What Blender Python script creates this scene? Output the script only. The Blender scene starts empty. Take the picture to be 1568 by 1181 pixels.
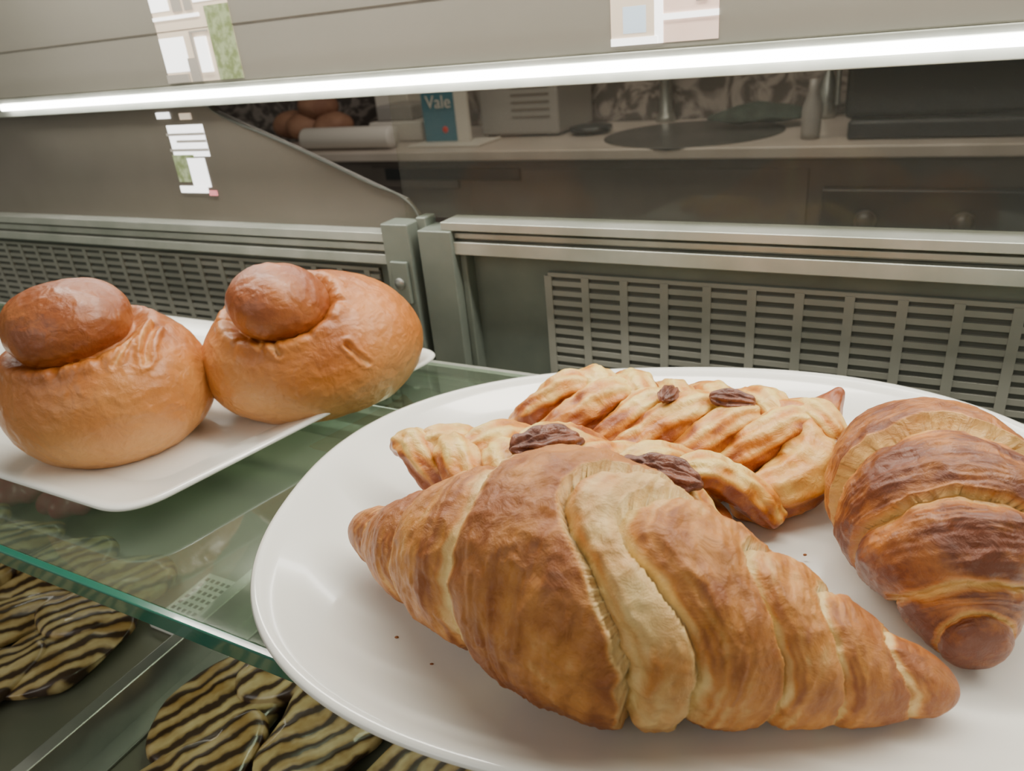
import bpy, math, random
from mathutils import Vector, Matrix, noise
random.seed(7)
YAW=math.radians(-30); CY,SY=math.cos(YAW),math.sin(YAW)
def C(a,b,z): return Vector((a*CY-b*SY, a*SY+b*CY, z))
col=bpy.context.scene.collection
# ---------------------------------------------------------------- materials
def mat(name,base=(.5,.5,.5),rough=.5,metal=0,emit=None,es=0,coat=0,spec=.5):
    m=bpy.data.materials.new(name); m.use_nodes=True
    p=m.node_tree.nodes['Principled BSDF']
    p.inputs['Base Color'].default_value=(*base,1); p.inputs['Roughness'].default_value=rough
    p.inputs['Metallic'].default_value=metal; p.inputs['Coat Weight'].default_value=coat
    p.inputs['Specular IOR Level'].default_value=spec
    if emit: p.inputs['Emission Color'].default_value=(*emit,1); p.inputs['Emission Strength'].default_value=es
    return m
def N(m,t,**k):
    n=m.node_tree.nodes.new(t)
    for a,b in k.items():
        if hasattr(n,a): setattr(n,a,b)
        else: n.inputs[a.replace('_',' ')].default_value=b
    return n
def L(m,a,b): m.node_tree.links.new(a,b)
def P(m): return m.node_tree.nodes['Principled BSDF']
def ramp(m,fac,stops):
    r=N(m,'ShaderNodeValToRGB'); e=r.color_ramp.elements
    while len(e)<len(stops): e.new(.5)
    for i,(p,c) in enumerate(stops): e[i].position=p; e[i].color=(*c,1)
    L(m,fac,r.inputs['Fac']); return r
def noisy(m,c1,c2,scale=8,detail=4,bump=0,bscale=None,lo=.35,hi=.65,dist=0):
    tc=N(m,'ShaderNodeTexCoord'); n=N(m,'ShaderNodeTexNoise',Scale=scale,Detail=detail,Distortion=dist)
    L(m,tc.outputs['Object'],n.inputs['Vector'])
    r=ramp(m,n.outputs['Fac'],[(lo,c1),(hi,c2)]); L(m,r.outputs['Color'],P(m).inputs['Base Color'])
    if bump:
        n2=N(m,'ShaderNodeTexNoise',Scale=bscale or scale*4,Detail=5); L(m,tc.outputs['Object'],n2.inputs['Vector'])
        b=N(m,'ShaderNodeBump',Strength=bump,Distance=.002); L(m,n2.outputs['Fac'],b.inputs['Height']); L(m,b.outputs['Normal'],P(m).inputs['Normal'])
    return m
def pastry_mat(name,dark,brown,pale,rough=.42,coat=.15,bs=220,bump=.35,cn=70,amp=.9,wr=0,bd=.0015,wrs=.45):
    """ attribute 'bake' 0=pale dough 1=brown crust """
    m=mat(name,rough=rough,coat=coat); P(m).inputs['Coat Roughness'].default_value=.28
    P(m).inputs['Subsurface Weight'].default_value=.06; P(m).inputs['Subsurface Radius'].default_value=(.006,.003,.001)
    at=N(m,'ShaderNodeAttribute',attribute_name='bake'); tc=N(m,'ShaderNodeTexCoord')
    n=N(m,'ShaderNodeTexNoise',Scale=cn,Detail=8,Roughness=.72); L(m,tc.outputs['Object'],n.inputs['Vector'])
    a=N(m,'ShaderNodeMath',operation='MULTIPLY_ADD'); L(m,n.outputs['Fac'],a.inputs[0]); a.inputs[1].default_value=amp
    s=N(m,'ShaderNodeMath',operation='SUBTRACT'); L(m,at.outputs['Fac'],s.inputs[0]); s.inputs[1].default_value=amp/2
    L(m,s.outputs[0],a.inputs[2])
    r=ramp(m,a.outputs[0],[(0.0,pale),(.36,tuple((p*.5+b*.5) for p,b in zip(pale,brown))),(.68,brown),(1.0,dark)])
    L(m,r.outputs['Color'],P(m).inputs['Base Color'])
    n2=N(m,'ShaderNodeTexNoise',Scale=bs,Detail=7,Roughness=.66,Distortion=.6); L(m,tc.outputs['Object'],n2.inputs['Vector'])
    b=N(m,'ShaderNodeBump',Strength=bump,Distance=bd); L(m,n2.outputs['Fac'],b.inputs['Height'])
    last=b
    if wr:
        v=N(m,'ShaderNodeTexVoronoi',Scale=wr,feature='SMOOTH_F1'); v.inputs['Smoothness'].default_value=.4
        nd=N(m,'ShaderNodeTexNoise',Scale=60,Detail=3); L(m,tc.outputs['Object'],nd.inputs['Vector'])
        mx=N(m,'ShaderNodeMix',data_type='VECTOR'); mx.inputs['Factor'].default_value=.02
        L(m,tc.outputs['Object'],mx.inputs[4]); L(m,nd.outputs['Color'],mx.inputs[5]); L(m,mx.outputs[1],v.inputs['Vector'])
        b2=N(m,'ShaderNodeBump',Strength=wrs,Distance=.0012,invert=True); L(m,v.outputs['Distance'],b2.inputs['Height']); L(m,b.outputs['Normal'],b2.inputs['Normal']); last=b2
    L(m,last.outputs['Normal'],P(m).inputs['Normal'])
    return m
M_porc=mat('porcelain',(.82,.82,.77),.16,coat=.3)
M_crois=pastry_mat('croissant_crust',(.29,.085,.016),(.54,.215,.040),(.84,.62,.26),rough=.47,coat=.08,bs=140,bump=.85,cn=80,amp=.80,wr=190,bd=.0018,wrs=.5)
M_crois2=pastry_mat('dark_croissant_crust',(.17,.042,.012),(.51,.18,.030),(.80,.49,.15),rough=.40,coat=.22,bs=140,bump=.85,cn=80,amp=.95,wr=190,bd=.002,wrs=.5)
M_braid=pastry_mat('braid_crust',(.30,.07,.008),(.66,.25,.025),(.88,.64,.19),rough=.38,coat=.3,bs=150,bump=.9,cn=90,amp=1.0,wr=230)
M_bun=pastry_mat('brioche_crust',(.27,.068,.013),(.52,.175,.031),(.70,.37,.13),rough=.38,coat=.26,bs=200,bump=.5,cn=45,amp=.5,wr=260,wrs=.4)
M_pecan=noisy(mat('pecan',rough=.42,coat=.1),(.09,.028,.018),(.24,.088,.05),150,4,.5)
M_led=mat('led_diffuser',(1,1,1),.5,emit=(1,.99,.93),es=20)
M_alu=noisy(mat('brushed_aluminium',rough=.38,metal=.45),(.36,.38,.33),(.46,.47,.42),30)
M_post=noisy(mat('painted_post',rough=.45,metal=.2),(.15,.175,.15),(.20,.225,.19),25)
M_dark=mat('dark_recess',(.085,.09,.075),.6)
M_grill=noisy(mat('grille_metal',rough=.5,metal=.1),(.27,.27,.23),(.34,.335,.29),20)
M_val=noisy(mat('valance_panel',rough=.35,metal=.2),(.29,.275,.235),(.33,.31,.27),4)
M_side=noisy(mat('side_panel',rough=.22),(.125,.11,.088),(.165,.145,.118),5)
M_green=mat('glass_edge',(.02,.13,.09),.15,coat=.5)
M_steel=noisy(mat('steel',rough=.3,metal=.8),(.35,.36,.34),(.45,.45,.42),40)
M_deck=noisy(mat('lower_deck',rough=.3),(.12,.125,.09),(.18,.18,.13),12)
def glassy(name,tint,f0=.05,f1=.4,veil=0,veilc=(.6,.6,.55)):
    m=bpy.data.materials.new(name); m.use_nodes=True; nt=m.node_tree; nt.nodes.clear()
    o=N(m,'ShaderNodeOutputMaterial'); t=N(m,'ShaderNodeBsdfTransparent'); t.inputs[0].default_value=(*tint,1)
    g=N(m,'ShaderNodeBsdfGlossy'); g.inputs['Roughness'].default_value=.05; g.inputs['Color'].default_value=(.9,1,.95,1)
    fr=N(m,'ShaderNodeLayerWeight'); fr.inputs['Blend'].default_value=.5
    pw=N(m,'ShaderNodeMath',operation='POWER'); L(m,fr.outputs['Facing'],pw.inputs[0]); pw.inputs[1].default_value=3
    ma=N(m,'ShaderNodeMath',operation='MULTIPLY_ADD'); L(m,pw.outputs[0],ma.inputs[0]); ma.inputs[1].default_value=f1; ma.inputs[2].default_value=f0
    mx=N(m,'ShaderNodeMixShader'); L(m,ma.outputs[0],mx.inputs[0]); L(m,t.outputs[0],mx.inputs[1]); L(m,g.outputs[0],mx.inputs[2])
    out=mx
    if veil:
        d=N(m,'ShaderNodeBsdfDiffuse'); d.inputs[0].default_value=(*veilc,1)  # veil: haze and glare mixed into the glass as diffuse colour
        m2=N(m,'ShaderNodeMixShader'); m2.inputs[0].default_value=veil; L(m,mx.outputs[0],m2.inputs[1]); L(m,d.outputs[0],m2.inputs[2]); out=m2
    L(m,out.outputs[0],o.inputs[0]); return m
M_shelf=glassy('shelf_glass',(.72,.82,.72),.07,.6,.09,(.40,.46,.36))
M_pane=glassy('door_glass',(.92,.92,.88),.008,.08,.028)
# ---------------------------------------------------------------- mesh helpers
def mesh(name,vs,fs,mats,parent=None,smooth=True,bake=None,fm=None):
    me=bpy.data.meshes.new(name); me.from_pydata([tuple(v) for v in vs],[],fs); me.update()
    for m in (mats if isinstance(mats,list) else [mats]): me.materials.append(m)
    if fm: me.polygons.foreach_set('material_index',fm)
    if smooth: me.polygons.foreach_set('use_smooth',[True]*len(me.polygons))
    if bake: 
        at=me.attributes.new('bake','FLOAT','POINT'); at.data.foreach_set('value',bake)
    o=bpy.data.objects.new(name,me); col.objects.link(o)
    if parent: o.parent=parent
    return o
def empty(name):
    e=bpy.data.objects.new(name,None); col.objects.link(e); e.empty_display_size=.05; return e
BF=[(0,3,2,1),(4,5,6,7),(0,1,5,4),(1,2,6,5),(2,3,7,6),(3,0,4,7)]
def boxv(a0,a1,b0,b1,z0,z1): return [(a0,b0,z0),(a1,b0,z0),(a1,b1,z0),(a0,b1,z0),(a0,b0,z1),(a1,b0,z1),(a1,b1,z1),(a0,b1,z1)]
def boxes(name,lst,m,parent=None,bevel=0,smooth=False):
    """ lst of (a0,a1,b0,b1,z0,z1) in display-case axes """
    ca=(min(l[0] for l in lst)+max(l[1] for l in lst))/2; cb=(min(l[2] for l in lst)+max(l[3] for l in lst))/2; cz=(min(l[4] for l in lst)+max(l[5] for l in lst))/2
    vs=[];fs=[]
    for l in lst:
        k=len(vs); vs+=[(x-ca,y-cb,z-cz) for x,y,z in boxv(*l)]; fs+=[tuple(i+k for i in f) for f in BF]
    o=mesh(name,vs,fs,m,parent,smooth); o.location=C(ca,cb,cz); o.rotation_euler[2]=YAW
    if bevel:
        b=o.modifiers.new('bevel','BEVEL'); b.width=bevel; b.segments=3; b.limit_method='ANGLE'
    return o
def lathe(name,prof,loc,m,parent=None,seg=48):
    vs=[];fs=[]
    for r,z in prof:
        for i in range(seg):
            t=2*math.pi*i/seg; vs.append((r*math.cos(t),r*math.sin(t),z))
    for j in range(len(prof)-1):
        for i in range(seg): fs.append((j*seg+i,j*seg+(i+1)%seg,(j+1)*seg+(i+1)%seg,(j+1)*seg+i))
    fs.append(tuple(range(seg))[::-1]); fs.append(tuple((len(prof)-1)*seg+i for i in range(seg)))
    o=mesh(name,vs,fs,m,parent); o.location=loc
    return o
def tube(name,pts,r,m,parent=None):
    c=bpy.data.curves.new(name,'CURVE'); c.dimensions='3D'; s=c.splines.new('BEZIER'); s.bezier_points.add(len(pts)-1)
    for b,p in zip(s.bezier_points,pts): b.co=p; b.handle_left_type=b.handle_right_type='AUTO'
    c.bevel_depth=r; c.bevel_resolution=4; c.use_fill_caps=True; c.materials.append(m)
    o=bpy.data.objects.new(name,c); col.objects.link(o)
    if parent: o.parent=parent
    return o
def sst(a,b,x):
    t=max(0,min(1,(x-a)/(b-a))); return t*t*(3-2*t)
def cat(K,q):
    n=len(K)-1; i=min(int(q),n-1); t=q-i
    p0=K[max(i-1,0)];p1=K[i];p2=K[i+1];p3=K[min(i+2,n)]
    return [.5*((2*b)+(-a+c)*t+(2*a-5*b+4*c-d)*t*t+(-a+3*b-3*c+d)*t**3) for a,b,c,d in zip(p0,p1,p2,p3)]
def sweep(K,n,M,fun,vs,fs,bk,flatz=1.0,floor=None,upv=Vector((0,0,1))):
    """ fun(q,theta,pos)->(mult,bake) """
    base=len(vs); Q=len(K)-1
    for j in range(n+1):
        q=Q*j/n; p=cat(K,q); pa=cat(K,max(0,q-.05)); pb=cat(K,min(Q,q+.05))
        T=(Vector(pb[:3])-Vector(pa[:3])).normalized(); S=T.cross(upv).normalized(); U=S.cross(T)
        c=Vector(p[:3]); r=max(p[3],.0008)
        e=min(q,Q-q)
        if e<.35: r*=max(.12,math.sqrt(max(0,1-(1-e/.35)**2)))
        for i in range(M):
            th=2*math.pi*i/M
            d=S*math.cos(th)+U*math.sin(th)*flatz
            mu,b=fun(q,th,c+d*r)
            v=c+d*(r*mu)
            if floor is not None and v.z<floor: v.z=floor+(v.z-floor)*.08
            vs.append(v); bk.append(b)
    for j in range(n):
        for i in range(M):
            a=base+j*M+i; b_=base+j*M+(i+1)%M
            fs.append((a,b_,b_+M,a+M))
    fs.append(tuple(base+i for i in range(M))[::-1]); fs.append(tuple(base+n*M+i for i in range(M)))
def nz(x,y,z): return noise.noise(Vector((x,y,z)))
def ridge(x,y,z): return 1-2*abs(nz(x,y,z))*1.6
# ---------------------------------------------------------------- croissants
def croissant(name,K,bl,br,right,left,m,seed=0,tipb=.9,cb=.85,floor=.0065,slant=0,lam=1.0,mot=1.0):
    def fun(q,th,p):
        qq=q+.04*math.sin(th*2+seed)+.07*nz(math.cos(th)*1.3+seed,math.sin(th)*1.3,q*.6)+.035*nz(math.cos(th)*6,math.sin(th)*6+seed,q)
        if slant:
            qq-=slant*(.84-1.84*max(0,math.sin(th))**3)*sst(bl+.1,br-.3,q)*(1-.65*sst(br,len(K)-1.5,q))
        wr=.026*nz(q*4.0+seed,math.cos(th)*2.0,math.sin(th)*2.0)+.014*ridge(p.x*95+seed,p.y*95,p.z*95)+.009*ridge(p.x*210,p.y*210,p.z*210+seed)
        wr+=.012*nz(q*22+seed,math.cos(th)*3,math.sin(th)*3)
        low=sst(.1,-.9,math.sin(th))
        if bl<=qq<=br:
            f=abs(qq-(bl+br)/2)/((br-bl)/2)
            mu=1.045-.035*f**4; bk=cb+.10*sst(.2,.8,f)-.65*sst(.91,1,f)
        else:
            side=right if qq>br else left
            E=[e for e,_ in side]; mu=.95; bk=.5
            for i in range(len(side)-1):
                e0,e1=E[i],E[i+1]
                f=(qq-e0)/(e1-e0)
                if (0<=f<=1) or i==len(side)-2:
                    f=max(0,min(f,1)); w=abs(e1-e0)
                    pl=side[i][1]
                    mu=.86+.14*sst(0,.45,f)-.035*sst(.8,1,f)-.05*math.exp(-(f/.05)**2)
                    la=nz(f*w*17+seed,math.cos(th)*1.6,math.sin(th)*1.6)*math.exp(-(f/.5)**2)*lam
                    mu+=.028*la
                    ew=.15+.12*nz(math.cos(th)*2.5+seed,math.sin(th)*2.5,i*3.3)
                    if qq<bl and i==0: ew=.20; pe=1.25*math.exp(-(f/ew)**4)
                    elif qq<bl: pe=.6*math.exp(-(f/(ew*.6))**2)
                    else: pe=math.exp(-(f/ew)**2)
                    pale=pl+(1-pl)*pe
                    bk=.98*(1-pale)-.25*sst(.94,1,f)
                    bk+=.5*la; break
        bk=bk+mot*(.30*nz(p.x*45+seed,p.y*45,p.z*45)+.10*nz(p.x*170,p.y*170,p.z*170))+.15*nz(q*10,th*1.2,seed)
        bk+=.08*low
        e=min(q,len(K)-1-q)
        bk=bk*(1-sst(.7,0,e))+tipb*sst(.7,0,e)
        return mu+wr-.02,max(0,min(1,bk))
    vs=[];fs=[];bk=[]
    sweep(K,560,240,fun,vs,fs,bk,flatz=.98,floor=floor)
    return mesh(name,vs,fs,m,bake=bk)
K1=[(-.0615,.2295,.022,.006),(-.0440,.212,.026,.0148),(-.0215,.193,.033,.0255),(.0065,.174,.040,.0345),(.0300,.1575,.0385,.0335),(.0560,.1495,.031,.0250),(.0800,.1425,.0235,.0162),(.1065,.136,.017,.0055)]
croissant('croissant',K1,2.65,3.70,[(3.70,.60),(4.15,.18),(5.0,.24),(5.65,.12),(6.3,.05),(7,0)],[(2.65,.10),(1.75,.06),(.9,.05),(0,0)],M_crois,1.3,slant=.5,cb=.80)
K2=[(.1440,.255,.016,.005),(.1405,.243,.021,.013),(.1360,.223,.0285,.0240),(.1310,.199,.034,.0305),(.126,.181,.0335,.0305),(.1225,.168,.029,.0260),(.1205,.156,.020,.0145),(.1185,.146,.018,.007)]
croissant('filled_croissant',K2,2.25,3.25,[(3.25,.10),(4.45,.05),(5.45,.0),(6.3,0),(7,0)],[(2.25,.35),(1.5,.2),(.8,.05),(0,0)],M_crois2,4.1,tipb=1,cb=.70,lam=.6)
# ---------------------------------------------------------------- brioches
def blob(center,ax,zt,zb,n,M,vs,fs,bk,disp,bake,rot=0,floor=None,tilt=None,pw=1):
    base=len(vs); R=Matrix.Rotation(rot,3,'Z')
    if tilt: R=R@Matrix.Rotation(tilt[0],3,'X')@Matrix.Rotation(tilt[1],3,'Y')
    for j in range(n+1):
        ph=math.pi*j/n
        for i in range(M):
            th=2*math.pi*i/M
            d=Vector((math.sin(ph)*math.cos(th),math.sin(ph)*math.sin(th),math.cos(ph)))
            az=zt if d.z>0 else zb
            zz=math.copysign(abs(d.z)**pw,d.z)
            loc=R@Vector((d.x*ax[0],d.y*ax[1],zz*az)); nn=(R@Vector((d.x/ax[0],d.y/ax[1],d.z/az))).normalized()
            p=Vector(center)+loc
            p=p+nn*disp(p,d)
            if floor is not None and p.z<floor: p.z=floor
            vs.append(p); bk.append(max(0,min(1,bake(p,d))))
    for j in range(n):
        for i in range(M):
            a=base+j*M+i;b=base+j*M+(i+1)%M; fs.append((a,a+M,b+M,b))
def segd(p,a,b):
    a=Vector((a[0],0,a[1]));b=Vector((b[0],0,b[1])); p=Vector((p[0],0,p[2])); t=max(0,min(1,(p-a).dot(b-a)/(b-a).length_squared)); return (p-(a+(b-a)*t)).length,t
def brioche(name,c,ax,zt,zb,rot,kc,kax,kz,ktilt,creases,seed):
    vs=[];fs=[];bk=[]
    def disp(p,d):
        v=.0014*nz(p.x*30+seed,p.y*30,p.z*30)+.0003*ridge(p.x*120,p.y*120,p.z*120+seed)
        e=Vector(((p.x-kc[0])/kax[0],(p.y-kc[1])/kax[1],(p.z-kc[2])/kz)).length
        v-=.006*math.exp(-((e-1.0)/.13)**2)
        v+=.0016*math.exp(-((e-1.28)/.14)**2)
        v-=.0020*math.exp(-((e-1.2)/.2)**2)*max(0,nz(math.atan2(p.y-kc[1],p.x-kc[0])*5+seed,0,0))*2
        if p.y<c[1]:
            for a,b,w,dp in creases:
                dd,t=segd(p,a,b); dd+=.0006*nz(p.x*300,p.z*300,seed)
                v-=dp*math.exp(-(dd/w)**2)*(1-.5*t)
                v+=dp*.5*math.exp(-((dd-2.3*w)/(1.1*w))**2)*(1-.5*t)
        return v
    def bake(p,d):
        b=.42+.40*sst(.02,.07,p.z)+.28*nz(p.x*35+seed,p.y*35,p.z*35)-.25*sst(.0,-.6,d.z)
        if p.y<c[1]:
            for a,bb,w,dp in creases:
                dd,t=segd(p,a,bb); b-=.5*math.exp(-(dd/(w*1.1))**2)
        return b
    blob(c,ax,zt,zb,210,340,vs,fs,bk,disp,bake,rot,floor=.0065)
    def d2(p,d):
        return .0022*nz(p.x*38+seed,p.y*38,p.z*38)+.00025*ridge(p.x*130,p.y*130,p.z*130+seed)
    b2=lambda p,d:.90+.22*nz(p.x*50,p.y*50,p.z*50+seed)+.1*sst(-.2,.6,d.z)-.3*sst(-.3,-.8,d.z)
    blob(kc,kax,kz,kz,110,170,vs,fs,bk,d2,b2,rot,tilt=ktilt)
    return mesh(name,vs,fs,M_bun,bake=bk)
brioche('brioche_bun',(-.104,.381,.034),(.059,.047),.041,.040,math.radians(18),(-.1125,.3605,.069),(.0250,.0235),.0190,(.15,.2),
  [((-.117,.063),(-.110,.0505),.0011,.0030),((-.125,.060),(-.119,.054),.0009,.0025),((-.112,.0625),(-.102,.0575),.0009,.0025),((-.0790,.049),(-.0705,.0375),.0009,.0024)],0.5)
brioche('brioche_bun',(-.204,.352,.034),(.051,.046),.042,.038,0,(-.208,.3455,.0735),(.0300,.0275),.0205,(.1,-.05),
  [((-.171,.068),(-.169,.056),.0010,.0030),((-.176,.067),(-.180,.059),.0009,.0022),((-.163,.071),(-.156,.065),.0010,.0025),((-.199,.069),(-.198,.063),.0009,.0022)],7.7)
# ---------------------------------------------------------------- braids
def braid(name,c,ang,Lh,hw,m,seed,pecans,flip=1,tip=False,n=6):
    root=empty(name); vs=[];fs=[];bk=[]
    ca,sa=math.cos(ang),math.sin(ang)
    W=lambda x,y,z:(c[0]+x*ca-y*sa,c[1]+x*sa+y*ca,z)
    blob((c[0],c[1],.017),(Lh*.90,hw*.78),.011,.010,40,64,vs,fs,bk,lambda p,d:.001*nz(p.x*60,p.y*60,p.z*60),lambda p,d:.95,ang,floor=.0065)
    for side in (1,-1):
        for i in range(n):
            u=(i+.5+(.25 if side>0 else -.25))/n*2-1
            w=hw*math.sqrt(max(.12,1-(abs(u)**2.6)))
            x=u*Lh*.93; lean=.019*flip
            jz=.004*nz(i*3.1+seed,side*2.,0); jx=.004*nz(i*2.2,side+seed,3); jr=1+.25*nz(i*4.7+seed,side*3.3,1)
            K=[W(x-lean*.95+jx,side*w*1.02,.010)+(.0055,),W(x-lean*.6+jx,side*w*1.0,.0175)+(.0080*jr,),W(x+jx,side*w*.66,.0275+jz)+(.0086*jr,),W(x+lean*.5,side*w*.20,.0335+jz)+(.0082*jr,),W(x+lean*1.0,-side*w*.20,.0300)+(.0055,)]
            s0=seed+i*1.7+side
            hot=.5+.5*math.sin(s0*3.3)
            def fun(q,th,p,s0=s0,hot=hot):
                lay=math.sin(th*8+q*1.3+s0+1.5*nz(q*1.5,th,s0))
                mu=1+.12*nz(q*1.8+s0,math.cos(th)*1.2,math.sin(th)*1.2)+.05*lay+.05*ridge(p.x*150,p.y*150,p.z*150)+.04*nz(p.x*330,p.y*330,p.z*330)
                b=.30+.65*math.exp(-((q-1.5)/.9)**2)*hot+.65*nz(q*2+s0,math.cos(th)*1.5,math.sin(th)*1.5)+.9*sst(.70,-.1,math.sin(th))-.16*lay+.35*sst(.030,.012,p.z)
                return mu,max(0,min(1,b))
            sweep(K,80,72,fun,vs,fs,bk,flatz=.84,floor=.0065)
    if tip:
        K=[W(Lh*.80,hw*.35,.024)+(.012,),W(Lh*.98,hw*.55,.028)+(.0095,),W(Lh*1.06,hw*.75,.034)+(.0045,),W(Lh*1.10,hw*.85,.039)+(.0015,)]
        sweep(K,30,24,lambda q,th,p:(1+.08*math.sin(th*5),min(1,.5+.25*q)),vs,fs,bk)
        K=[W(Lh*.70,-hw*.1,.030)+(.010,),W(Lh*.92,hw*.0,.027)+(.012,),W(Lh*1.00,-hw*.6,.020)+(.011,),W(Lh*.80,-hw*1.1,.015)+(.009,),W(Lh*.62,-hw*1.2,.012)+(.005,)]
        sweep(K,60,50,lambda q,th,p:(1+.06*math.sin(th*8+q)+.05*ridge(p.x*160,p.y*160,p.z*160),max(0,min(1,.5+.5*nz(q*3,th,1)+.4*sst(.4,-.4,math.sin(th))))),vs,fs,bk,floor=.0065)
    b=mesh('braided_dough',vs,fs,m,root,bake=bk)
    for k,(x,y,z,r,l) in enumerate(pecans):
        pv=[];pf=[];pb=[]
        blob((0,0,0),(l,l*.46),l*.34,l*.3,40,90,pv,pf,pb,lambda p,d:l*.085*math.cos(math.atan2(d.z,d.y)*8+1.2*nz(p.x*150,0,0))*(1-d.x*d.x)+l*.10*nz(p.x*260,p.y*260,p.z*260)-l*.16*math.exp(-(d.y/.12)**2)*(1 if d.z>0 else 0),lambda p,d:1)
        o=mesh('pecan_%d'%(k+1),pv,pf,M_pecan,root); o.location=(x,y,z); o.rotation_euler=(.15,.1,r)
    return root
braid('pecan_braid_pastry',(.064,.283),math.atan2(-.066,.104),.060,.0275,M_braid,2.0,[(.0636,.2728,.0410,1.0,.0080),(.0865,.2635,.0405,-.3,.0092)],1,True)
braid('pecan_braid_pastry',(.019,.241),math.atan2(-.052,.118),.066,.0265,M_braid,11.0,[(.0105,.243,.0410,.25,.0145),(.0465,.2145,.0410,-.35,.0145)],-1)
# ---------------------------------------------------------------- plates
def plate(name,outline,ctr,prof):
    hx=max(abs(p[0]) for p in outline); hy=max(abs(p[1]) for p in outline)
    n=len(outline); vs=[];fs=[]
    for ins,z in prof:
        sx=max(.02,1-ins/hx); sy=max(.02,1-ins/hy)
        for x,y in outline: vs.append((x*sx,y*sy,z))
    for j in range(len(prof)-1):
        for i in range(n): fs.append((j*n+i,j*n+(i+1)%n,(j+1)*n+(i+1)%n,(j+1)*n+i))
    fs.append(tuple(range(n))[::-1]); fs.append(tuple((len(prof)-1)*n+i for i in range(n)))
    o=mesh(name,vs,fs,M_porc); return o
ol=[]
for i in range(200):
    t=2*math.pi*i/200; c,s=math.cos(t),math.sin(t); e=2/2.35
    ol.append((.150*math.copysign(abs(c)**e,c),.1165*math.copysign(abs(s)**e,s)))
o=plate('oval_plate',ol,None,[(.075,.0008),(.062,.0002),(.058,.0025),(.040,.005),(.018,.0125),(.004,.0192),(.0008,.0205),(0,.0215),(.0006,.0225),(.002,.0228),(.004,.0224),(.008,.0200),(.016,.0150),(.026,.0105),(.036,.0078),(.046,.0066),(.06,.0062),(.1,.006)])
o.location=(.054,.2235,0.0003); o.rotation_euler[2]=math.radians(-12)
cor=[(-.234,.335),(-.62,.335),(-.60,.146),(-.274,.146)]
pc=(sum(c[0] for c in cor)/4,sum(c[1] for c in cor)/4)
ol=[]
rr=.020
for k in range(4):
    p=Vector(cor[k]); a=Vector(cor[k-1]); b=Vector(cor[(k+1)%4]); u=(a-p).normalized(); v=(b-p).normalized()
    for i in range(13):
        t=i/12; q=(p+u*rr)*(1-t)**2+p*2*t*(1-t)+(p+v*rr)*t*t; ol.append((q.x-pc[0],q.y-pc[1]))
    q0=p+v*rr; q1=b-(b-p).normalized()*rr
    for i in range(1,10): q=q0.lerp(q1,i/10); ol.append((q.x-pc[0],q.y-pc[1]))
o=plate('rectangular_plate',ol,None,[(.045,.0008),(.042,.0002),(.038,.002),(.020,.005),(.004,.0105),(.0006,.0122),(0,.0132),(.0008,.0142),(.003,.0142),(.006,.0132),(.020,.0095),(.027,.0070),(.030,.0062),(.06,.006)])
o.location=C(pc[0],pc[1],.0003); o.rotation_euler[2]=YAW
vs=[];fs=[];bk=[]
for x,y in [(-.045,.185),(-.028,.160),(-.033,.172),(.0,.135),(.09,.19),(.095,.205),(-.06,.205)]:
    blob((x,y,.0085),(.0007,.0005),.0004,.0004,6,8,vs,fs,bk,lambda p,d:0,lambda p,d:1)
mesh('pastry_crumbs',vs,fs,M_crois,bake=bk)
# ---------------------------------------------------------------- display case
case=empty('display_case')
boxes('glass_shelf_plate',[(-1.25,.75,.1235,.345,-.008,0)],M_shelf,case)
boxes('glass_shelf_front_edge',[(-1.25,.75,.120,.1235,-.008,0)],M_green,case,.0006)
boxes('shelf_back_support',[(-1.25,.75,.345,.352,-.010,-.002)],M_alu,case)
boxes('lower_deck',[(-1.25,.75,-.12,.44,-.125,-.115)],M_deck,case)
boxes('deck_divider',[(-.322,-.314,-.10,.41,-.115,-.092),(-.335,-.302,-.10,.41,-.115,-.113),(-.05,-.042,-.10,.41,-.115,-.092),(-.62,-.612,-.10,.41,-.115,-.092)],M_steel,case,.0008)
boxes('deck_back_rail',[(-1.25,.75,.405,.425,-.115,-.085)],M_alu,case,.001)
boxes('rail_right',[(-.272,.75,.405,.425,.050,.0585),(-.272,.75,.411,.425,.0585,.0605),(-.272,.75,.407,.425,.0605,.064),(-.272,.75,.411,.425,.064,.066),(-.275,.75,.404,.425,.066,.0715)],M_alu,case,.0005)
boxes('rail_left',[(-1.25,-.318,.405,.425,.040,.047),(-1.25,-.318,.411,.425,.047,.049),(-1.25,-.318,.407,.425,.049,.054),(-1.25,-.318,.411,.425,.054,.056),(-1.25,-.318,.404,.425,.056,.0625)],M_alu,case,.0005)
boxes('post',[(-.321,-.299,.400,.425,-.115,.070),(-.293,-.267,.402,.425,-.115,.066),(-.267,-.262,.410,.425,-.115,.050),(-.300,-.292,.412,.425,-.115,.072)],M_post,case,.001)
boxes('panel_field',[(-1.25,-.318,.420,.426,-.115,.041),(-.268,.75,.420,.426,-.115,.051)],M_post,case)
o=lathe('post_screw',[(.001,0),(.0035,0),(.004,.0008),(.004,.0015),(.001,.0015)],(0,0,0),M_steel,case,20)
o.location=C(-.309,.3968,.030); o.rotation_euler=(math.radians(90),0,YAW)
boxes('post_latch',[(-.316,-.302,.397,.400,.015,.045)],M_post,case,.001)
boxes('grille_backing',[(-.206,.74,.4185,.4195,-.10,.036),(-1.22,-.342,.4185,.4195,-.10,.031)],M_dark,case)
bars=[]
def grille(a0,a1,z0,z1,pa,pz):
    z=z1
    bars.append((a0,a1,.4165,.4185,z1-.0006,z1+.002))
    while z>z0:
        bars.append((a0,a1,.4165,.4185,z-pz,z-pz+.0034)); z-=pz
    a=a0
    while a<=a1+1e-6:
        bars.append((a-.0025,a+.0025,.416,.4187,z0,z1)); a+=pa
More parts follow.
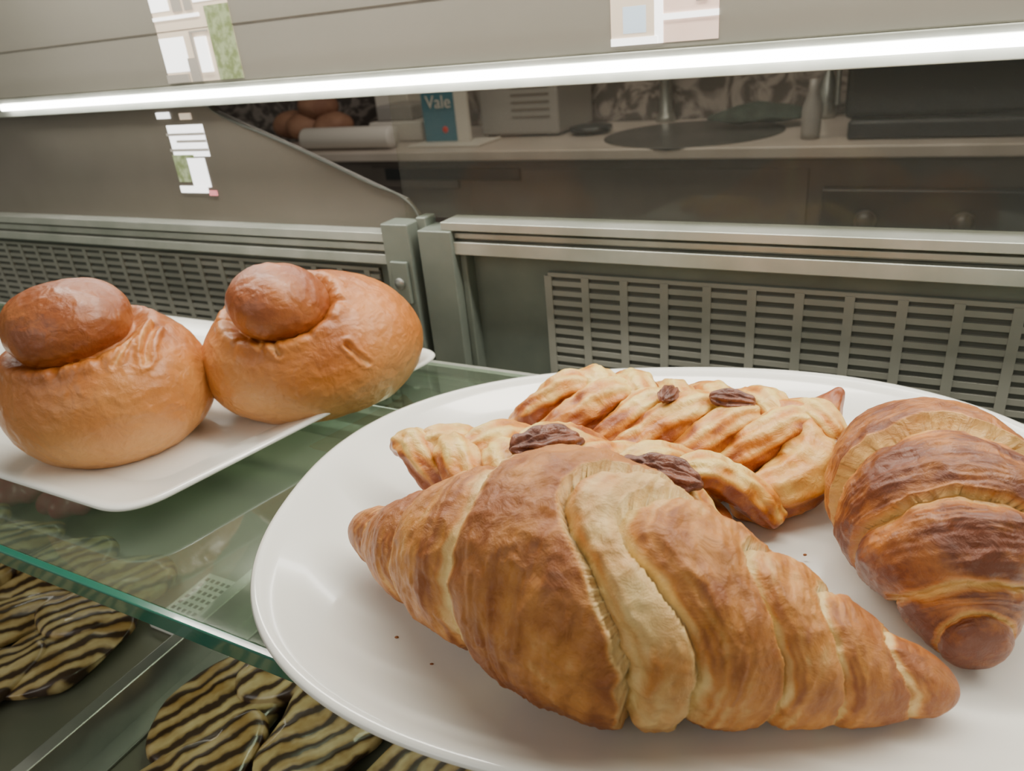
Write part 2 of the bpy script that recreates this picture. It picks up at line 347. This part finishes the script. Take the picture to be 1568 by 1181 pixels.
grille(-.206,.74,-.10,.036,.0255,.0066); grille(-1.22,-.342,-.10,.031,.0255,.0066)
boxes('ventilation_grille',bars,M_grill,case)
boxes('led_strip',[(-.70,.75,.396,.402,.1555,.1607)],M_led,case,.001)
boxes('led_housing',[(-1.25,.75,.403,.412,.150,.1640),(-.705,.75,.398,.403,.1607,.1645)],M_alu,case,.0006)
boxes('valance',[(-1.25,.75,.4035,.412,.1645,.36)],M_val,case,.001)
boxes('valance_trim',[(-1.25,.75,.4030,.4035,.1995,.2000)],M_side,case)
boxes('sliding_door_glass',[(-.31,.75,.416,.419,.0715,.150)],M_pane,case)
# white plate with dark grid, added to stand for LED glare
boxes('glare_plate',[(-.366,-.336,.186,.232,-.1145,-.1100)],mat('glare_white',(.85,.85,.80),.3),case,.0008)
boxes('glare_plate_grid',[(-.363+.0044*i,-.3605+.0044*i,.189+.0052*j,.1915+.0052*j,-.1102,-.1098) for i in range(6) for j in range(8)],M_dark,case)
poly=[(-1.25,.0625),(-.300,.0625),(-.300,.072),(-.309,.083),(-.335,.093),(-.395,.117),(-.469,.145),(-.475,.150),(-1.25,.150)]
vs=[C(a,.417,z) for a,z in poly]+[C(a,.421,z) for a,z in poly]; n=len(poly)
fs=[tuple(range(n)),tuple(range(2*n-1,n-1,-1))]+[(i,i+n,(i+1)%n+n,(i+1)%n) for i in range(n)]
mesh('side_panel',vs,fs,M_side,case,False)
tube('side_panel_edge_trim',[C(a,.416,z) for a,z in poly[1:8]],.0009,M_dark,case)
# street reflections of the front glass, built as glowing flat boxes on the panels
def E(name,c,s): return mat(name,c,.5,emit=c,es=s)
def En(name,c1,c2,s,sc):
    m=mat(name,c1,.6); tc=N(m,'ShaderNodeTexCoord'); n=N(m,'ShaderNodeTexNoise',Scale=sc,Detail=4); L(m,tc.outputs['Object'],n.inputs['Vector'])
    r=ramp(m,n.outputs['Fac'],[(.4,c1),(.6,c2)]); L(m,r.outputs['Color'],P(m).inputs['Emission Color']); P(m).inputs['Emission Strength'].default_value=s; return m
eW=E('reflected_white',(1,1,1),2.2);eP=En('reflected_pink_facade',(.80,.58,.48),(.9,.70,.58),.7,60);eG=En('reflected_foliage',(.16,.20,.08),(.62,.68,.42),.6,160);eR=E('reflected_red_sign',(.8,.25,.28),.7);eB=E('reflected_blue_shutter',(.55,.68,.80),.8);eK=E('reflected_dark_street',(.36,.33,.29),.4);eC=E('reflected_cream_wall',(.75,.62,.48),.62)  # glowing colours of the reflected street
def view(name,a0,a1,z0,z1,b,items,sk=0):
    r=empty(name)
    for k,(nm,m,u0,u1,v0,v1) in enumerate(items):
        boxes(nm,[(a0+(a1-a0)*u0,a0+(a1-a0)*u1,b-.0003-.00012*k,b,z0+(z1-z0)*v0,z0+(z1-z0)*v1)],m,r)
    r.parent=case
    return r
view('street_reflection_1',-.492,-.418,.1665,.236,.4035,[('facade',eC,.0,1,.0,1),('white_wall',eW,.0,.34,.10,.42),('sky',eW,.0,.25,.66,1),('sign',eR,.62,.95,.74,.92),('sign_band',eW,.58,1,.70,.74),('tree',eG,.70,1,.0,.66),('balcony',eW,.0,.62,.58,.61),('window_pane',eK,.30,.42,.64,.82),('door_pane',eK,.46,.56,.64,.90),('street_lamp',eK,.44,.47,.0,.45),('street_lamp_arm',eK,.44,.68,.44,.46),('shade',eK,.34,.44,.0,.22),('awning',eW,.50,.64,.08,.40),('car',eK,.0,.30,.0,.08)])
view('street_reflection_2',-.153,-.098,.1675,.236,.4035,[('facade',eP,0,1,0,1),('white_wall',eW,.0,.5,.45,1),('lower_wall',eC,.0,.42,.0,.42),('window_pane',eB,.12,.34,.08,.26),('column',eW,.42,.50,.0,1),('upper_window',eK,.80,.90,.25,.5),('rail',eW,.5,1,.15,.19),('sill',eW,.0,.45,.0,.05)])
view('street_reflection_3',-.533,-.486,.083,.148,.4170,[('sky',eW,.15,1,.46,.82),('slat_1',eK,.1,1,.70,.73),('slat_2',eK,.3,1,.62,.65),('slat_3',eK,.1,1,.52,.55),('tree',eG,.12,.62,.16,.48),('road',eW,.45,.85,.10,.44),('pavement',eW,.1,.75,.03,.11),('car',eR,.78,.95,.0,.06),('white_reflection_bit',eW,.0,.3,.90,.97),('cream_reflection_bit',eC,.55,.8,.88,.95)])
# ---------------------------------------------------------------- chocolate-striped pastries on lower deck
M_str=mat('striped_pastry',rough=.35,coat=.25)
tc=N(M_str,'ShaderNodeTexCoord'); w=N(M_str,'ShaderNodeTexWave',Scale=34,Distortion=6,Detail=3); w.inputs['Detail Scale'].default_value=1.3
mp=N(M_str,'ShaderNodeMapping'); mp.inputs['Rotation'].default_value=(0,0,1.0); L(M_str,tc.outputs['Object'],mp.inputs['Vector']); L(M_str,mp.outputs[0],w.inputs['Vector'])
nn=N(M_str,'ShaderNodeTexNoise',Scale=55,Detail=5); L(M_str,tc.outputs['Object'],nn.inputs['Vector'])
r=ramp(M_str,w.outputs['Fac'],[(.14,(.055,.030,.018)),(.40,(.36,.26,.11)),(.8,(.58,.47,.24))])
r2=ramp(M_str,nn.outputs['Fac'],[(.35,(.60,.46,.28)),(.65,(1,1,1))])
mm=N(M_str,'ShaderNodeMix',data_type='RGBA',blend_type='MULTIPLY'); mm.inputs['Factor'].default_value=1; L(M_str,r.outputs['Color'],mm.inputs[6]); L(M_str,r2.outputs['Color'],mm.inputs[7]); L(M_str,mm.outputs[2],P(M_str).inputs['Base Color'])
bu=N(M_str,'ShaderNodeBump',Strength=.4,Distance=.001,invert=True); L(M_str,w.outputs['Fac'],bu.inputs['Height']); L(M_str,bu.outputs['Normal'],P(M_str).inputs['Normal'])
def striped(name,a0,na,nb,b0):
    vs=[];fs=[];bk=[]
    for i in range(na):
        for j in range(nb):
            p=C(a0+i*.060+(j%2)*.018+random.uniform(-.005,.005),b0+j*.043+random.uniform(-.004,.004),-.107+random.uniform(-.002,.003))
            ro=random.uniform(.3,1.2); s=random.random()*20
            blob(p,(.042*random.uniform(.9,1.05),.026*random.uniform(.9,1.1)),.005,.007,26,48,vs,fs,bk,lambda p,d:.006*nz(p.x*40+s,p.y*40,s)*(1-d.z*d.z)+.0008*nz(p.x*90,p.y*90,s),lambda p,d:1,ro,floor=-.1145,tilt=(random.uniform(-.10,.10),random.uniform(-.10,.10)),pw=.5)
    mesh(name,vs,fs,M_str)
striped('chocolate_striped_pastries',-.275,4,6,-.01)
striped('chocolate_striped_pastries',-.590,4,5,.02)
M_pinkp=noisy(mat('pink_icing',rough=.25,coat=.4),(.62,.06,.14),(.82,.28,.38),60)
for (a,b,s) in [(-.528,.250,.9),(-.585,.245,.9)]:
    vs=[];fs=[];bk=[]
    blob((0,0,0),(.026*s,.020*s),.016*s,.010,26,44,vs,fs,bk,lambda p,d:.0022*math.cos(7*math.atan2(d.y,d.x))*(1-d.z*d.z)+.001*nz(p.x*80,p.y*80,p.z*80),lambda p,d:1)
    o=mesh('pink_iced_cake',vs,fs,M_pinkp); o.location=C(a,b,-.1045)
# ---------------------------------------------------------------- room behind
M_floor=noisy(mat('floor_tile',rough=.4),(.12,.11,.10),(.18,.16,.15),3)
M_ceil=mat('ceiling_paint',(.5,.48,.44),.8)
M_wall=mat('plain_wall',(.30,.28,.25),.8)
M_pat=mat('patterned_wall',rough=.6); noisy(M_pat,(.08,.068,.06),(.28,.24,.215),6,5,lo=.44,hi=.58,dist=2.5)
M_count=noisy(mat('counter_top',rough=.3),(.44,.38,.32),(.52,.45,.39),5)
M_cab=noisy(mat('cabinet_front',rough=.5),(.12,.10,.085),(.16,.135,.115),3)
M_black=mat('black_plastic',(.02,.022,.023),.35)
M_white=mat('white_plastic',(.58,.54,.48),.5); M_grey=mat('grey_enamel',(.27,.25,.23),.4)
M_blue=mat('blue_carton',(.03,.15,.21),.5); M_pink=noisy(mat('bread_paper',rough=.7),(.22,.10,.06),(.34,.18,.11),9)
boxes('floor',[(-7,4,-2,3.6,-1.15,-1.10)],M_floor); boxes('ceiling',[(-7,4,.6,3.6,1.45,1.5)],M_ceil)
boxes('wall_back',[(-7,4,3.46,3.56,-1.10,1.45)],M_pat); boxes('wall_left',[(-7,-6.9,-2,3.46,-1.10,1.45)],M_wall); boxes('wall_right',[(3.9,4,-2,3.46,-1.10,1.45)],M_wall)
k=empty('kitchen_counter')
boxes('counter_top',[(-2.95,3.0,2.70,3.45,-.30,-.26)],M_count,k,.006)
boxes('cabinet_body',[(-2.9,3.0,2.76,3.45,-1.10,-.30)],M_cab,k)
boxes('drawer_front',[(-2.2,-1.75,2.745,2.76,-.42,-.33),(-.30,.9,2.735,2.76,-.62,-.43),(-1.7,-.35,2.75,2.76,-.72,-.34)],M_cab,k,.004)
boxes('drawer_gap',[(-2.12,-1.45,2.74,2.75,-.385,-.335)],M_black,k)
boxes('oven_panel',[(-.30,1.2,2.70,2.75,-.62,-.40)],M_black,k,.005)
M_kn=mat('knob_plastic',(.05,.045,.04),.3)
for i in range(4):
    o=lathe('oven_knob_%d'%i,[(.005,0),(.035,0),(.035,.012),(.026,.018),(.024,.035),(.003,.036)],(0,0,0),M_kn,k,28); o.location=C(-.16+i*.28,2.70,-.50); o.rotation_euler=(math.radians(90),0,YAW)
M_sink=noisy(mat('sink_steel',rough=.35,metal=.2),(.05,.05,.045),(.09,.085,.08),6)
o=lathe('sink_basin',[(.02,-.02),(.33,-.02),(.345,-.003),(.345,.0012),(.335,.0014),(.325,.0010),(.30,.0008),(.02,.0006)],C(-.83,3.04,-.2598),M_sink,k)
fa=empty('sink_faucet'); b0=C(-1.05,3.41,0)
lathe('faucet_base',[(.02,0),(.045,0),(.04,.02),(.028,.04),(.025,.16),(.03,.17),(.028,.2),(.008,.205)],(b0.x,b0.y,-.259),M_steel,fa)
tube('faucet_spout',[C(-1.05,3.41,-.08),C(-1.0,3.36,.03),C(-.90,3.25,.06),C(-.85,3.18,.02)],.012,M_steel,fa)
tube('faucet_lever',[C(-1.05,3.41,-.06),C(-1.08,3.38,.02)],.01,M_steel,fa)
vs=[];fs=[];bk=[]
blob(C(-.62,3.18,-.228),(.19,.12),.055,.012,30,50,vs,fs,bk,lambda p,d:.02*nz(p.x*8,p.y*8,p.z*8),lambda p,d:1,YAW,floor=-.2575)
mesh('folded_dishcloth',vs,fs,noisy(mat('dark_cloth',rough=.9),(.03,.045,.035),(.05,.07,.055),20))
mc=empty('espresso_machine')
boxes('machine_body',[(-.27,1.3,2.85,3.35,-.20,.36)],M_black,mc,.02); boxes('machine_tray',[(-.25,1.25,2.80,3.2,-.2585,-.20)],M_black,mc,.01)
boxes('machine_trim',[(-.27,1.3,2.84,2.85,.06,.068)],M_cab,mc)
tube('steam_wand',[C(-.28,2.95,.10),C(-.30,2.93,.0),C(-.30,2.92,-.16)],.008,M_steel,mc)
lathe('glass_bottle',[(.01,0),(.035,0),(.037,.02),(.037,.12),(.015,.17),(.014,.21),(.004,.212)],C(-.385,3.36,-.2585),M_steel)
lathe('glass_bottle',[(.01,0),(.03,0),(.032,.02),(.032,.10),(.015,.15),(.014,.19),(.004,.192)],C(-.37,2.85,-.2585),M_grey)
mw=empty('microwave_oven')
boxes('microwave_body',[(-1.78,-1.40,3.04,3.42,-.25,.05)],M_grey,mw,.01); boxes('microwave_foot',[(-1.76,-1.72,3.06,3.10,-.2585,-.25),(-1.46,-1.42,3.06,3.10,-.2585,-.25),(-1.76,-1.72,3.34,3.38,-.2585,-.25),(-1.46,-1.42,3.34,3.38,-.2585,-.25)],M_black,mw)
boxes('microwave_vents',[(-1.62,-1.44,3.037,3.041,-.18+.03*i,-.172+.03*i) for i in range(7)],M_cab,mw)
cb=empty('milk_carton_box')
boxes('carton',[(-1.99,-1.82,2.90,3.00,-.25,-.005)],M_blue,cb,.003); boxes('carton_side_flap',[(-1.82,-1.76,2.895,2.92,-.25,-.0)],M_white,cb,.003); boxes('carton_tray',[(-2.02,-1.66,2.80,3.0,-.2585,-.25)],M_white,cb,.002)
t=bpy.data.curves.new('carton_label','FONT'); t.body='Vale'; t.size=.075; t.extrude=.001; t.align_x='CENTER'; t.materials.append(M_white)
o=bpy.data.objects.new('carton_label',t); col.objects.link(o); o.parent=cb; o.location=C(-1.90,2.896,-.11); o.rotation_euler=(math.radians(90),0,YAW)
o=lathe('carton_dot',[(.001,0),(.014,0),(.014,.002),(.001,.002)],(0,0,0),mat('red_print',(.6,.03,.02),.5),cb,20); o.location=C(-1.88,2.90,-.20); o.rotation_euler=(math.radians(90),0,YAW)
wb=empty('kitchen_scale'); boxes('scale_body',[(-2.36,-2.06,2.98,3.2,-.2585,-.17)],M_white,wb,.01); boxes('scale_top',[(-2.32,-2.12,3.0,3.2,-.17,-.10)],M_grey,wb,.01)
o=lathe('paper_roll',[(.012,0),(.045,0),(.048,.01),(.048,.50),(.045,.51),(.012,.51)],(0,0,0),M_white,None,32); o.location=C(-2.60,2.80,-.210); o.rotation_euler=(0,math.radians(90),YAW)
vs=[];fs=[];bk=[]
for dx,dy,dz in [(0,0,0),(.17,.02,-.01),(.08,.03,.09),(-.12,.04,.0)]:
    blob(C(-2.86+dx,3.1+dy,-.185+dz),(.10,.08),.07,.07,24,36,vs,fs,bk,lambda p,d:.012*nz(p.x*12,p.y*12,p.z*12),lambda p,d:1,0,floor=-.258)
mesh('bread_loaves',vs,fs,M_pink)
boxes('paper_towel_box',[(-2.50,-2.30,3.24,3.42,-.2585,.10)],M_white,None,.006)
lathe('small_plates_stack',[(.01,0),(.06,0),(.09,.012),(.09,.03),(.08,.03),(.01,.02)],C(-1.28,3.1,-.2585),M_black)
# ---------------------------------------------------------------- lights
def area(name,loc,target,sx,sy,power,color=(1,1,1)):
    l=bpy.data.lights.new(name,'AREA'); l.shape='RECTANGLE'; l.size=sx; l.size_y=sy; l.energy=power; l.color=color
    o=bpy.data.objects.new(name,l); col.objects.link(o); o.location=loc
    o.rotation_euler=(Vector(target)-Vector(loc)).to_track_quat('-Z','Y').to_euler(); return o
o=area('case_led_lamp',C(-.1,.34,.36),C(-.1,.22,0),1.1,.04,5.2,(1,.95,.83)); o.rotation_euler=(math.radians(-16),0,YAW)
area('deck_fill_light',C(-.3,.30,-.012),C(-.3,.10,-.11),.9,.01,.20,(1,.98,.84))  # unseen light added under the shelf to brighten the lower deck
area('street_daylight',(-1.2,-1.2,1.3),(0,.25,0),1.6,1.2,12,(1,.98,.91))
area('kitchen_fill_light',C(-.8,2.2,1.3),C(-.8,3.0,-.3),2.0,.6,21,(1,.92,.82))  # unseen fill light added to brighten the back room
w=bpy.data.worlds.new('World'); bpy.context.scene.world=w; w.use_nodes=True
w.node_tree.nodes['Background'].inputs[0].default_value=(.91,.87,.75,1); w.node_tree.nodes['Background'].inputs[1].default_value=.34
# ---------------------------------------------------------------- camera
cam=bpy.data.cameras.new('camera'); cam.sensor_fit='HORIZONTAL'; cam.sensor_width=36; cam.lens=26.4; cam.clip_start=.005
cam.dof.use_dof=True; cam.dof.focus_distance=.26; cam.dof.aperture_fstop=22
co=bpy.data.objects.new('camera',cam); col.objects.link(co); bpy.context.scene.camera=co
p=math.radians(25.5); ro=math.radians(5.7)
R0=Vector((1,0,0)); F=Vector((0,math.cos(p),-math.sin(p))); U0=Vector((0,math.sin(p),math.cos(p)))
R=R0*math.cos(ro)-U0*math.sin(ro); U=R0*math.sin(ro)+U0*math.cos(ro); B=-F
co.matrix_world=Matrix(((R.x,U.x,B.x,0),(R.y,U.y,B.y,0),(R.z,U.z,B.z,.182),(0,0,0,1)))
print('DONE')
